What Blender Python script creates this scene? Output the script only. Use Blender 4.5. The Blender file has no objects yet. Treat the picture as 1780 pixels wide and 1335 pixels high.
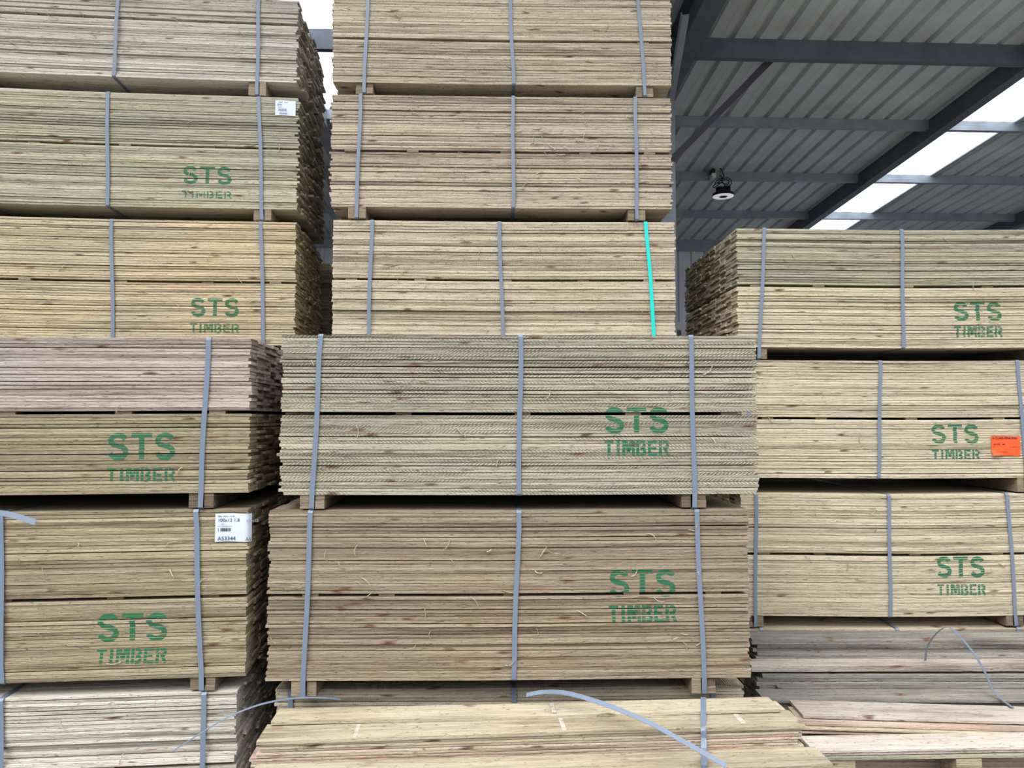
import bpy, math, random
from mathutils import Vector, Matrix, noise as mnoise

# ------------------------------------------------------------------ camera
W, H, F = 1780, 1335, 1290.0
HORIZON = 725.0
CAMZ = 1.76
PITCH = math.atan((HORIZON - H / 2) / F)
scn = bpy.context.scene
col = scn.collection
cd = bpy.data.cameras.new('camera')
cam = bpy.data.objects.new('camera', cd)
col.objects.link(cam)
cd.sensor_width = 36.0
cd.lens = 36.0 * F / W
cd.clip_start = 0.05
cam.location = (0, 0, CAMZ)
cam.rotation_euler = (math.pi / 2 + PITCH, 0, 0)
scn.camera = cam

# ------------------------------------------------------------------ sky, light, exposure
world = bpy.data.worlds.new('overcast_sky')
scn.world = world
world.use_nodes = True
wn = world.node_tree.nodes
wl = world.node_tree.links
wn.clear()
w_out = wn.new('ShaderNodeOutputWorld')
w_bg = wn.new('ShaderNodeBackground')
w_tc = wn.new('ShaderNodeTexCoord')
w_sep = wn.new('ShaderNodeSeparateXYZ')
w_ramp = wn.new('ShaderNodeValToRGB')
w_ramp.color_ramp.elements[0].position = 0.12
w_ramp.color_ramp.elements[0].color = (0.13, 0.145, 0.18, 1)
w_ramp.color_ramp.elements[1].position = 0.6
w_ramp.color_ramp.elements[1].color = (0.86, 0.90, 0.93, 1)
wl.new(w_tc.outputs['Generated'], w_sep.inputs[0])
wl.new(w_sep.outputs['Z'], w_ramp.inputs['Fac'])
wl.new(w_ramp.outputs['Color'], w_bg.inputs['Color'])
w_bg.inputs['Strength'].default_value = 2.1
wl.new(w_bg.outputs[0], w_out.inputs['Surface'])

sun_d = bpy.data.lights.new('veiled_sun', 'SUN')
sun = bpy.data.objects.new('veiled_sun', sun_d)
col.objects.link(sun)
sun_d.energy = 2.1
sun_d.angle = math.radians(35)
sun_d.color = (1.0, 0.97, 0.92)
# shines in through the open front, from behind and left of the camera
sun.rotation_euler = Vector((0.30, 0.62, -0.80)).to_track_quat('-Z', 'Y').to_euler()

scn.view_settings.view_transform = 'Standard'
scn.view_settings.look = 'None'
scn.view_settings.gamma = 1.0
scn.view_settings.exposure = 0.5
scn.view_settings.use_curve_mapping = False
scn.cycles.max_bounces = 8
scn.cycles.diffuse_bounces = 5
scn.cycles.transparent_max_bounces = 16
try:
    scn.cycles.use_denoising = True
except Exception:
    pass


# ------------------------------------------------------------------ helpers
def ray(px, py):
    cx = (px - W / 2) / F
    cy = (H / 2 - py) / F
    return Vector((cx, math.cos(PITCH) - cy * math.sin(PITCH), math.sin(PITCH) + cy * math.cos(PITCH)))


def at(px, py, D):
    """world point seen at pixel px,py lying at distance D in front of the camera"""
    r = ray(px, py)
    return Vector((0, 0, CAMZ)) + r * (D / r.y)


def zat(px, py, D):
    return at(px, py, D).z


class MB:
    def __init__(self):
        self.v = []
        self.f = []
        self.t = []     # tone per face
        self.m = []     # material index

    def add(self, vs, fs, tone=0.5, mi=0):
        o = len(self.v)
        self.v += [tuple(p) for p in vs]
        for q in fs:
            self.f.append([i + o for i in q])
            self.t.append(tone)
            self.m.append(mi)

    def box(self, x0, x1, y0, y1, z0, z1, tone=0.5, c=0.0, M=None, mi=0):
        if c <= 0:
            vs = [(x, y, z) for x in (x0, x1) for y in (y0, y1) for z in (z0, z1)]
            fs = [(0, 1, 3, 2), (4, 6, 7, 5), (0, 4, 5, 1), (2, 3, 7, 6), (0, 2, 6, 4), (1, 5, 7, 3)]
        else:
            prof = [(y0 + c, z0), (y1 - c, z0), (y1, z0 + c), (y1, z1 - c), (y1 - c, z1), (y0 + c, z1), (y0, z1 - c), (y0, z0 + c)]
            vs = [(x0, y, z) for y, z in prof] + [(x1, y, z) for y, z in prof]
            fs = [tuple(reversed(range(8))), tuple(range(8, 16))]
            fs = [tuple(range(8))[::-1], tuple(range(8, 16))]
            for i in range(8):
                j = (i + 1) % 8
                fs.append((i, j, 8 + j, 8 + i))
        if M is not None:
            vs = [M @ Vector(p) for p in vs]
        self.add(vs, fs, tone, mi)

    def extrude(self, prof, p0, p1, U, N, tone=0.5, closed=True, mi=0):
        """prof (a,b) in plane U,N extruded from p0 to p1"""
        n = len(prof)
        vs = [Vector(p0) + U * a + N * b for a, b in prof] + [Vector(p1) + U * a + N * b for a, b in prof]
        fs = []
        for i in range(n if closed else n - 1):
            j = (i + 1) % n
            fs.append((i, j, n + j, n + i))
        if closed:
            fs.append(tuple(range(n))[::-1])
            fs.append(tuple(range(n, 2 * n)))
        self.add(vs, fs, tone, mi)

    def lathe(self, prof, c, n=32, mi=0):
        vs = []
        for r, z in prof:
            for k in range(n):
                a = 2 * math.pi * k / n
                vs.append((c[0] + r * math.cos(a), c[1] + r * math.sin(a), c[2] + z))
        fs = []
        for i in range(len(prof) - 1):
            for k in range(n):
                k2 = (k + 1) % n
                fs.append((i * n + k, i * n + k2, (i + 1) * n + k2, (i + 1) * n + k))
        self.add(vs, fs, .5, mi)

    def tube(self, pts, r, n=8, mi=0):
        pts = [Vector(p) for p in pts]
        vs = []
        for i, p in enumerate(pts):
            d = (pts[min(i + 1, len(pts) - 1)] - pts[max(i - 1, 0)]).normalized()
            a = d.cross(Vector((0.12, 0.33, 0.93))).normalized()
            b = d.cross(a)
            rr = r[i] if isinstance(r, (list, tuple)) else r
            for k in range(n):
                t = 2 * math.pi * k / n
                vs.append(p + a * (rr * math.cos(t)) + b * (rr * math.sin(t)))
        fs = []
        for i in range(len(pts) - 1):
            for k in range(n):
                k2 = (k + 1) % n
                fs.append((i * n + k, i * n + k2, (i + 1) * n + k2, (i + 1) * n + k))
        fs.append(tuple(range(n))[::-1])
        fs.append(tuple(range((len(pts) - 1) * n, len(pts) * n)))
        self.add(vs, fs, .5, mi)

    def ribbon(self, pts, wdirs, w, t, mi=0):
        """flat strap through pts; wdirs = width direction(s); thickness t"""
        pts = [Vector(p) for p in pts]
        n = len(pts)
        vs = []
        for i, p in enumerate(pts):
            d = (pts[min(i + 1, n - 1)] - pts[max(i - 1, 0)]).normalized()
            wd = Vector(wdirs[i] if isinstance(wdirs, list) else wdirs)
            wd = (wd - d * wd.dot(d)).normalized()
            nn = d.cross(wd)
            for a, b in ((-1, -1), (1, -1), (1, 1), (-1, 1)):
                vs.append(p + wd * (a * w / 2) + nn * (b * t / 2))
        fs = []
        for i in range(n - 1):
            for k in range(4):
                k2 = (k + 1) % 4
                fs.append((i * 4 + k, i * 4 + k2, (i + 1) * 4 + k2, (i + 1) * 4 + k))
        fs.append((3, 2, 1, 0))
        b = (n - 1) * 4
        fs.append((b, b + 1, b + 2, b + 3))
        self.add(vs, fs, .5, mi)

    def build(self, name, mats, parent=None, smooth=False):
        me = bpy.data.meshes.new(name)
        me.from_pydata(self.v, [], self.f)
        if not isinstance(mats, (list, tuple)):
            mats = [mats]
        for m in mats:
            me.materials.append(m)
        at_ = me.attributes.new('tone', 'FLOAT', 'FACE')
        at_.data.foreach_set('value', self.t)
        me.polygons.foreach_set('material_index', self.m)
        if smooth:
            me.polygons.foreach_set('use_smooth', [True] * len(me.polygons))
        me.update()
        o = bpy.data.objects.new(name, me)
        col.objects.link(o)
        if parent is not None:
            o.parent = parent
        return o


def tag(o, label=None, cat=None, group=None, kind=None):
    if label:
        o['label'] = label
    if cat:
        o['category'] = cat
    if group:
        o['group'] = group
    if kind:
        o['kind'] = kind
    return o


def empty(name, loc, rz=0.0):
    o = bpy.data.objects.new(name, None)
    o.empty_display_size = 0.1
    o.location = loc
    o.rotation_euler = (0, 0, rz)
    col.objects.link(o)
    return o


# ------------------------------------------------------------------ materials
def srgb(r, g, b):
    def c(x):
        x /= 255.0
        return x / 12.92 if x <= 0.04045 else ((x + 0.055) / 1.055) ** 2.4
    return (c(r), c(g), c(b), 1.0)


class NT:
    def __init__(self, name):
        self.mat = bpy.data.materials.new(name)
        self.mat.use_nodes = True
        self.n = self.mat.node_tree.nodes
        self.l = self.mat.node_tree.links
        self.n.clear()
        self.out = self.n.new('ShaderNodeOutputMaterial')
        self.b = self.n.new('ShaderNodeBsdfPrincipled')
        self.l.new(self.b.outputs[0], self.out.inputs['Surface'])

    def node(self, t, **kw):
        nd = self.n.new(t)
        for k, v in kw.items():
            setattr(nd, k, v)
        return nd

    def set(self, sock, v):
        if hasattr(v, 'links') or hasattr(v, 'is_linked'):
            self.l.new(v, sock)
        else:
            sock.default_value = v

    def math(self, op, a, b=0.0, clamp=False):
        nd = self.node('ShaderNodeMath', operation=op, use_clamp=clamp)
        self.set(nd.inputs[0], a)
        self.set(nd.inputs[1], b)
        return nd.outputs[0]

    def vmath(self, op, a, b):
        nd = self.node('ShaderNodeVectorMath', operation=op)
        self.set(nd.inputs[0], a)
        self.set(nd.inputs[1], b)
        return nd.outputs[0]

    def noise(self, vec, scale=1.0, detail=3.0, rough=0.55):
        nd = self.node('ShaderNodeTexNoise')
        self.set(nd.inputs['Vector'], vec)
        nd.inputs['Scale'].default_value = scale
        nd.inputs['Detail'].default_value = detail
        nd.inputs['Roughness'].default_value = rough
        return nd.outputs['Fac']

    def mix(self, f, a, b, blend='MIX'):
        nd = self.node('ShaderNodeMix', data_type='RGBA', blend_type=blend)
        self.set(nd.inputs[0], f)
        self.set(nd.inputs[6], a)
        self.set(nd.inputs[7], b)
        return nd.outputs[2]

    def remap(self, v, a, b, c=0.0, d=1.0):
        nd = self.node('ShaderNodeMapRange')
        self.set(nd.inputs[0], v)
        nd.inputs[1].default_value = a
        nd.inputs[2].default_value = b
        nd.inputs[3].default_value = c
        nd.inputs[4].default_value = d
        return nd.outputs[0]


def desat(c, k=.72, d=.86):
    g = .3 * c[0] + .59 * c[1] + .11 * c[2]
    return tuple(d * (g + (x - g) * k) for x in c[:3]) + (1.0,)


def wood(name, light, mid, dark, tint=None, tintamt=0.4, knots=0.22, saw=0.0, sawk=520.0, sawf=420.0, tonevar=0.28, dirt=0.45, seed=0.0):
    light, mid, dark = desat(light, .74, .90), desat(mid, .76, .86), desat(dark, .78, .74)
    if tint is not None:
        tint = desat(tint, .4, .85)
    t = NT(name)
    tc = t.node('ShaderNodeTexCoord').outputs['Object']
    at_ = t.node('ShaderNodeAttribute', attribute_name='tone').outputs['Fac']
    off = t.node('ShaderNodeCombineXYZ')
    t.set(off.inputs[0], t.math('MULTIPLY', at_, 47.3))
    t.set(off.inputs[1], t.math('MULTIPLY', at_, 19.7))
    t.set(off.inputs[2], t.math('MULTIPLY', at_, 31.1))
    v = t.vmath('ADD', tc, off.outputs[0])
    g1 = t.noise(t.vmath('MULTIPLY', v, (2.2, 45, 130)), 1, 5, .62)         # grain streaks
    g2 = t.noise(t.vmath('MULTIPLY', v, (9, 120, 420)), 1, 3, .6)           # fine fibres
    br = t.noise(t.vmath('MULTIPLY', v, (1.6, 6, 3)), 1, 2, .5)             # patches along one board
    pk = t.noise(t.vmath('MULTIPLY', t.vmath('ADD', tc, (seed, seed, seed)), (1.1, 1.5, 3.0)), 1, 3, .6)   # patches across the pack
    tone2 = t.node('ShaderNodeTexWhiteNoise', noise_dimensions='1D')
    t.set(tone2.inputs['W'], t.math('MULTIPLY', at_, 913.7))
    k = t.math('ADD', t.math('MULTIPLY', g1, 0.55), t.math('MULTIPLY', g2, 0.35))
    k = t.math('ADD', k, t.math('MULTIPLY', t.math('SUBTRACT', tone2.outputs['Value'], .5), tonevar))
    k = t.math('ADD', k, t.math('MULTIPLY', t.math('SUBTRACT', br, .5), .5))
    ramp = t.node('ShaderNodeValToRGB')
    e = ramp.color_ramp.elements
    e[0].position = .16
    e[0].color = dark
    e[1].position = .66
    e[1].color = light
    m_ = e.new(.40)
    m_.color = mid
    t.l.new(k, ramp.inputs['Fac'])
    c = ramp.outputs['Color']
    if tint is not None:
        tf = t.math('MULTIPLY', t.remap(t.math('ADD', t.math('MULTIPLY', pk, .6), t.math('MULTIPLY', br, .4)), .45, .62), tintamt)
        c = t.mix(tf, c, tint)
    # dirty, weathered streaks
    ds = t.noise(t.vmath('MULTIPLY', v, (3.2, 30, 60)), 1, 6, .7)
    df = t.math('MULTIPLY', t.math('MULTIPLY', t.remap(ds, .56, .72), t.remap(pk, .40, .66, .15, 1.0)), dirt)
    c = t.mix(df, c, (dark[0] * .45, dark[1] * .45, dark[2] * .5, 1))
    # pale torn fibres
    fb = t.noise(t.vmath('MULTIPLY', v, (16, 90, 190)), 1, 4, .65)
    c = t.mix(t.math('MULTIPLY', t.remap(fb, .62, .72), .45), c, (min(1, light[0] * 1.25), min(1, light[1] * 1.22), min(1, light[2] * 1.12), 1))
    # torn chips, dark pits and resin smears
    cp = t.noise(t.vmath('MULTIPLY', v, (34, 80, 150)), 1, 3, .7)
    c = t.mix(t.math('MULTIPLY', t.remap(cp, .40, .33), .6), c, (dark[0] * .5, dark[1] * .45, dark[2] * .42, 1))
    sm = t.noise(t.vmath('MULTIPLY', v, (7, 20, 40)), 1, 5, .65)
    c = t.mix(t.math('MULTIPLY', t.remap(sm, .58, .68), .45), c, desat(srgb(140, 98, 70), .8, .85))
    # knots
    vo = t.node('ShaderNodeTexVoronoi', feature='F1', distance='EUCLIDEAN')
    warp = t.noise(t.vmath('MULTIPLY', v, (14, 60, 90)), 1, 2, .5)
    kv = t.vmath('MULTIPLY', v, (8.5, 12, 28))
    kv2 = t.vmath('ADD', kv, t.math('MULTIPLY', warp, .7))
    t.l.new(kv2, vo.inputs['Vector'])
    vo.inputs['Scale'].default_value = 1.0
    sp = t.node('ShaderNodeSeparateColor')
    t.l.new(vo.outputs['Color'], sp.inputs[0])
    kn = t.math('MULTIPLY', t.remap(vo.outputs['Distance'], .30, .16), t.math('LESS_THAN', sp.outputs[0], knots))
    c = t.mix(t.math('MULTIPLY', kn, .75), c, srgb(104, 74, 54))
    core = t.math('MULTIPLY', t.remap(vo.outputs['Distance'], .15, .06), t.math('LESS_THAN', sp.outputs[0], knots))
    c = t.mix(t.math('MULTIPLY', core, .6), c, srgb(58, 36, 26))
    t.l.new(c, t.b.inputs['Base Color'])
    t.b.inputs['Roughness'].default_value = .86
    t.b.inputs['Specular IOR Level'].default_value = .18
    # relief: grain, torn bits and slanting saw marks
    h = t.math('ADD', t.math('MULTIPLY', g1, .6), t.math('MULTIPLY', fb, .9))
    h = t.math('ADD', h, t.math('MULTIPLY', g2, .5))
    h = t.math('ADD', h, t.math('MULTIPLY', cp, 1.2))
    if saw > 0:
        sep = t.node('ShaderNodeSeparateXYZ')
        t.l.new(v, sep.inputs[0])
        dirn = t.math('MULTIPLY', t.math('SUBTRACT', t.math('GREATER_THAN', tone2.outputs['Value'], .45), .5), 2)
        sx = t.math('ADD', t.math('MULTIPLY', sep.outputs[0], sawf), t.math('MULTIPLY', t.math('MULTIPLY', sep.outputs[2], dirn), sawk))
        sw = t.math('SINE', t.math('ADD', sx, t.math('MULTIPLY', warp, 6)))
        swn = t.math('MULTIPLY', sw, t.remap(t.noise(t.vmath('MULTIPLY', v, (2, 8, 30))), .42, .6))
        h = t.math('ADD', h, t.math('MULTIPLY', swn, saw))
        t.l.new(t.mix(t.math('MULTIPLY', t.remap(swn, .45, 1), .3 * min(1, saw * 3)), c, dark), t.b.inputs['Base Color'])
    bp = t.node('ShaderNodeBump')
    bp.inputs['Strength'].default_value = 1.0
    bp.inputs['Distance'].default_value = .003
    t.l.new(h, bp.inputs['Height'])
    t.l.new(bp.outputs[0], t.b.inputs['Normal'])
    return t.mat


def plain(name, c, rough=.6, metal=0.0, var=.15, scale=8, bump=0.0, spec=.4):
    t = NT(name)
    tc = t.node('ShaderNodeTexCoord').outputs['Object']
    n = t.noise(tc, scale, 5, .6)
    cc = t.mix(t.remap(n, .3, .7), (c[0] * (1 - var), c[1] * (1 - var), c[2] * (1 - var), 1), (min(1, c[0] * (1 + var)), min(1, c[1] * (1 + var)), min(1, c[2] * (1 + var)), 1))
    t.l.new(cc, t.b.inputs['Base Color'])
    t.b.inputs['Roughness'].default_value = rough
    t.b.inputs['Metallic'].default_value = metal
    t.b.inputs['Specular IOR Level'].default_value = spec
    if bump:
        bp = t.node('ShaderNodeBump')
        bp.inputs['Strength'].default_value = bump
        bp.inputs['Distance'].default_value = .004
        t.l.new(n, bp.inputs['Height'])
        t.l.new(bp.outputs[0], t.b.inputs['Normal'])
    return t.mat


W_ = {
    'silver': wood('silvery_pine', srgb(226, 214, 196), srgb(194, 183, 164), srgb(132, 124, 110), srgb(168, 172, 156), .4, .16, seed=1.0),
    'green': wood('green_treated_pine', srgb(210, 198, 164), srgb(174, 165, 132), srgb(114, 110, 88), srgb(142, 150, 122), .5, .2, seed=2.2),
    'honey': wood('honey_green_pine', srgb(230, 202, 154), srgb(194, 172, 126), srgb(128, 114, 82), srgb(158, 158, 120), .45, .22, seed=3.1),
    'tan': wood('pale_tan_rough_pine', srgb(218, 199, 166), srgb(188, 169, 138), srgb(130, 112, 90), srgb(160, 160, 130), .3, .18, saw=.35, sawk=120.0, sawf=700.0, dirt=.5, seed=4.7),
    'tanstain': wood('stained_tan_rough_pine', srgb(212, 190, 160), srgb(178, 157, 130), srgb(112, 94, 76), srgb(150, 145, 122), .3, .22, saw=.25, sawk=120.0, sawf=700.0, dirt=.9, seed=5.3),
    'sage': wood('sage_green_sawn_pine', srgb(198, 187, 156), srgb(166, 155, 127), srgb(106, 98, 80), srgb(142, 142, 124), .4, .26, saw=.5, seed=6.6),
    'brown': wood('brown_rough_pine', srgb(186, 164, 130), srgb(152, 130, 100), srgb(98, 80, 60), srgb(136, 128, 98), .3, .24, dirt=.6, seed=7.9),
    'olive': wood('olive_brown_pine', srgb(192, 174, 132), srgb(156, 138, 102), srgb(104, 88, 62), srgb(140, 134, 98), .4, .26, seed=8.4),
    'pink': wood('pinkish_weathered_pine', srgb(206, 186, 172), srgb(172, 150, 134), srgb(112, 94, 82), srgb(170, 160, 152), .4, .16, seed=9.1),
    'yellow': wood('pale_yellow_green_pine', srgb(224, 206, 168), srgb(197, 179, 142), srgb(136, 119, 90), srgb(176, 168, 136), .3, .2, tonevar=.3, seed=10.2),
    'khaki': wood('khaki_green_pine', srgb(198, 187, 152), srgb(167, 156, 124), srgb(112, 104, 80), srgb(142, 142, 118), .45, .2, tonevar=.3, seed=10.9),
    'grey': wood('silver_grey_weathered_pine', srgb(172, 166, 152), srgb(128, 122, 112), srgb(68, 66, 62), srgb(104, 106, 104), .5, .1, dirt=.8, seed=11.0),
    'cream': wood('fresh_cream_pine', srgb(210, 193, 156), srgb(184, 166, 130), srgb(138, 116, 86), srgb(196, 188, 150), .3, .12, dirt=.15, tonevar=.3, seed=12.5),
    'bleach': wood('bleached_pale_pine', srgb(218, 202, 186), srgb(190, 174, 158), srgb(146, 126, 110), srgb(206, 200, 190), .3, .12, dirt=.25, seed=15.5),
    'rose': wood('rosy_tan_pine', srgb(216, 190, 164), srgb(186, 156, 132), srgb(126, 98, 80), srgb(190, 176, 154), .3, .2, dirt=.25, seed=13.4),
    'bearer': wood('brown_bearer_pine', srgb(166, 144, 112), srgb(132, 112, 86), srgb(86, 70, 54), None, 0, .1, seed=14.4),
}
M_strap = plain('blue_grey_strapping', srgb(106, 119, 138), .38, 0, .05, 30, spec=.5)
M_cyan = plain('turquoise_strapping', srgb(0, 196, 186), .4, 0, .04, 30)
M_galv = plain('galvanised_steel', srgb(148, 155, 164), .42, .3, .18, 5, .05)
M_dgalv = plain('dull_grey_steel', srgb(96, 101, 110), .5, .2, .2, 5, .05)
M_brace = plain('dark_grey_steel_angle', srgb(88, 84, 94), .6, .3, .12, 6)
M_roof = plain('galvanised_roof_sheet', srgb(204, 208, 208), .5, .15, .14, 2.2)
M_wall = plain('light_grey_cladding', srgb(214, 216, 224), .6, .2, .08, 2)
M_floor = plain('concrete', srgb(128, 126, 122), .9, 0, .2, 3, .3)
M_black = plain('black_plastic', srgb(24, 26, 36), .45, 0, .1, 20)
M_lens = plain('white_lamp_lens', srgb(232, 226, 228), .3, 0, .03, 20)
_b = [q for q in M_lens.node_tree.nodes if q.type == 'BSDF_PRINCIPLED'][0]
_b.inputs['Emission Color'].default_value = (1, .97, 1, 1)
_b.inputs['Emission Strength'].default_value = .28      # the lamp burns faintly
M_white = plain('white_plastic', srgb(226, 224, 214), .5, 0, .04, 20)
M_paper = plain('white_label_paper', srgb(196, 204, 218), .55, 0, .03, 20)
M_orange = plain('orange_label_paper', srgb(236, 84, 34), .45, 0, .03, 20)
M_ink = plain('black_ink', srgb(44, 42, 54), .7, 0, .1, 50)
M_inkgrey = plain('faint_grey_ink', srgb(120, 126, 146), .7, 0, .1, 50)
M_red = plain('dark_red_ink', srgb(150, 34, 20), .7, 0, .1, 50)


def paint_mat(name, c, strength, seed):
    t = NT(name)
    tc = t.vmath('ADD', t.node('ShaderNodeTexCoord').outputs['Object'], (seed, seed, seed))
    n = t.noise(t.vmath('MULTIPLY', tc, (14, 10, 16)), 1, 3, .6)
    n2 = t.noise(t.vmath('MULTIPLY', tc, (30, 90, 260)), 1, 4, .65)
    a = t.math('ADD', t.math('MULTIPLY', n, .75), t.math('MULTIPLY', n2, .5))
    a = t.remap(a, .62 - strength * .35, .80 - strength * .35, .12, .95)
    t.b.inputs['Base Color'].default_value = c
    t.b.inputs['Roughness'].default_value = .75
    t.l.new(a, t.b.inputs['Alpha'])
    return t.mat


M_paint = paint_mat('green_stencil_paint', srgb(0, 100, 64), .70, 0.0)
M_paint_f = paint_mat('faded_green_stencil_paint', srgb(4, 104, 70), .46, 5.0)


# ------------------------------------------------------------------ boards
def board_geom(mb, x0, x1, yf, yb, z0, z1, rnd, segs=22, rough=.0005, bow=None, c=.0008, tone=None, zw=None):
    """a sawn board along local x; its front edge faces -y. returns the front profile"""
    tone = rnd.random() if tone is None else tone
    xs = [x0 + (x1 - x0) * i / segs for i in range(segs + 1)]
    jit = [rnd.gauss(0, rough) for _ in xs]
    ph = rnd.uniform(0, 6.28)
    amp = rnd.uniform(0, .0015)
    jit = [j + amp * math.sin(ph + x * 3.1) for j, x in zip(jit, xs)]
    dz = [(bow(x) if bow else 0.0) + (zw(x) if zw else 0.0) for x in xs]
    tz = [rnd.uniform(0, .0004) for _ in xs]
    vs = []
    e0, e1 = rnd.uniform(-.002, .002), rnd.uniform(-.002, .002)
    for i, x in enumerate(xs):
        y = yf + jit[i]
        s0 = e0 if i == 0 else (e1 if i == segs else 0)
        vs += [(x + s0, y + c, z0 + dz[i]), (x + s0, y, z0 + c + dz[i] + tz[i]), (x, y, z1 - c + dz[i] - tz[i]), (x, y + c, z1 + dz[i]),
               (x - s0, yb, z1 + dz[i]), (x - s0, yb, z0 + dz[i])]
    fs = []
    for i in range(segs):
        a, b = i * 6, (i + 1) * 6
        for k in range(6):
            k2 = (k + 1) % 6
            fs.append((a + k, b + k, b + k2, a + k2))
    fs.append((0, 1, 2, 3, 4, 5))
    n = segs * 6
    fs.append((n + 5, n + 4, n + 3, n + 2, n + 1, n))
    mb.add(vs, fs, tone)
    return dict(xs=xs, y=[yf + j for j in jit], dz=dz, z0=z0 + c, z1=z1 - c)


def splinter(mb, p, ln, ang, rnd, out=.012):
    pts = []
    curl = rnd.uniform(-1.6, 1.6)
    for i in range(6):
        t = i / 5
        a = ang + curl * t * .6
        pts.append((p[0] + math.cos(a) * ln * t, p[1] - .0015 - out * math.sin(t * 2.2), p[2] + math.sin(a) * ln * t))
    r0 = rnd.uniform(.0008, .0018)
    mb.ribbon(pts, Vector((-math.sin(ang), .4, math.cos(ang))), r0 * 2, r0)


# ------------------------------------------------------------------ stencil strokes
def arc(cx, cy, rx, ry, a0, a1, n=10):
    return [(cx + rx * math.cos(math.radians(a0 + (a1 - a0) * i / n)), cy + ry * math.sin(math.radians(a0 + (a1 - a0) * i / n))) for i in range(n + 1)]


def stroke(pts, w, asp=1.0):
    """quads of a mitred thick polyline. asp: x size / z size, so the stroke stays even"""
    P = [Vector((p[0] * asp, p[1])) for p in pts]
    n = len(P)
    L, R = [], []
    for i in range(n):
        if i == 0:
            d = P[1] - P[0]
        elif i == n - 1:
            d = P[-1] - P[-2]
        else:
            d = (P[i + 1] - P[i]).normalized() + (P[i] - P[i - 1]).normalized()
        d.normalize()
        nn = Vector((-d.y, d.x))
        L.append(P[i] + nn * w / 2)
        R.append(P[i] - nn * w / 2)
    return [[(q.x / asp, q.y) for q in (L[i], L[i + 1], R[i + 1], R[i])] for i in range(n - 1)]


S_PATH = arc(.5, .72, .34, .20, 15, 180, 9) + arc(.5, .72, .34, .20, 180, 262, 5)[1:] + arc(.5, .28, .36, .22, 82, -0, 5) + arc(.5, .28, .36, .22, 0, -168, 9)[1:]


def word_STS(w, h):
    """polygons in metres, origin lower left"""
    out = []
    sw = .185
    lw = w * .315
    for k, ch in enumerate('STS'):
        ox = k * (w - lw) / 2
        asp = lw / h
        if ch == 'S':
            polys = stroke(S_PATH, sw * 1.05, asp)
        else:
            polys = stroke([(.02, .925), (.98, .925)], .15, asp) + stroke([(.5, .85), (.5, .01)], sw * 1.1, asp)
        for q in polys:
            out.append([(ox + x * lw, z * h) for x, z in q])
    return out


def word_TIMBER(w, h):
    out = []
    sw = .205
    G = {
        'T': [[(.02, .91), (.98, .91)], [(.5, .80), (.5, 0)]],
        'I': [[(.5, 1), (.5, 0)]],
        'M': [[(.10, 1), (.10, 0)], [(.28, .98), (.47, .25)], [(.72, .98), (.53, .25)], [(.90, 1), (.90, 0)]],
        'B': [[(.12, 1), (.12, 0)], [(.36, .92)] + arc(.52, .72, .30, .19, 85, -80, 8), [(.40, .46)] + arc(.54, .27, .32, .20, 80, -85, 8) + [(.36, .08)]],
        'E': [[(.14, 1), (.14, 0)], [(.34, .92), (.95, .92)], [(.34, .5), (.85, .5)], [(.34, .09), (.98, .09)]],
        'R': [[(.12, 1), (.12, 0)], [(.38, .92)] + arc(.54, .70, .30, .21, 85, -85, 8) + [(.38, .48)], [(.62, .42), (.92, .0)]],
    }
    wid = {'T': 1.0, 'I': .5, 'M': 1.25, 'B': 1.0, 'E': .95, 'R': 1.05}
    tot = sum(wid.values()) + .22 * 5
    x = 0.0
    for ch in 'TIMBER':
        cw = wid[ch] * w / tot
        for pth in G[ch]:
            for q in stroke(pth, sw, cw / h):
                out.append([(x + a * cw, b * h) for a, b in q])
        x += cw + .22 * w / tot
    return out


def clip(poly, ax, lim, keep_greater):
    res = []
    n = len(poly)
    for i in range(n):
        a, b = poly[i], poly[(i + 1) % n]
        da = a[ax] - lim
        db = b[ax] - lim
        if not keep_greater:
            da, db = -da, -db
        if da >= 0:
            res.append(a)
        if (da >= 0) != (db >= 0):
            t = da / (da - db)
            res.append((a[0] + (b[0] - a[0]) * t, a[1] + (b[1] - a[1]) * t))
    return res


def paint_on(mb, polys, ox, oz, fronts, lift=.0004):
    """lays painted shapes on the front edges of the boards they cross"""
    for poly in polys:
        P = [(ox + x, oz + z) for x, z in poly]
        xa, xb = min(p[0] for p in P), max(p[0] for p in P)
        za, zb = min(p[1] for p in P), max(p[1] for p in P)
        for fr in fronts:
            dm = fr['dz'][len(fr['dz']) // 2]
            if fr['z1'] + dm + .01 < za or fr['z0'] + dm - .01 > zb:
                continue
            xs = fr['xs']
            for i in range(len(xs) - 1):
                if xs[i + 1] < xa or xs[i] > xb:
                    continue
                d = (fr['dz'][i] + fr['dz'][i + 1]) / 2
                q = clip(P, 0, xs[i], True)
                if len(q) > 2:
                    q = clip(q, 0, xs[i + 1], False)
                if len(q) > 2:
                    q = clip(q, 1, fr['z0'] + d + .0003, True)
                if len(q) > 2:
                    q = clip(q, 1, fr['z1'] + d - .0003, False)
                if len(q) < 3:
                    continue
                vs = []
                for x, z in q:
                    tt = (x - xs[i]) / (xs[i + 1] - xs[i])
                    vs.append((x, fr['y'][i] * (1 - tt) + fr['y'][i + 1] * tt - lift, z))
                mb.add(vs, [tuple(range(len(vs)))])


# ------------------------------------------------------------------ timber packs
class Pack:
    pass


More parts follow.
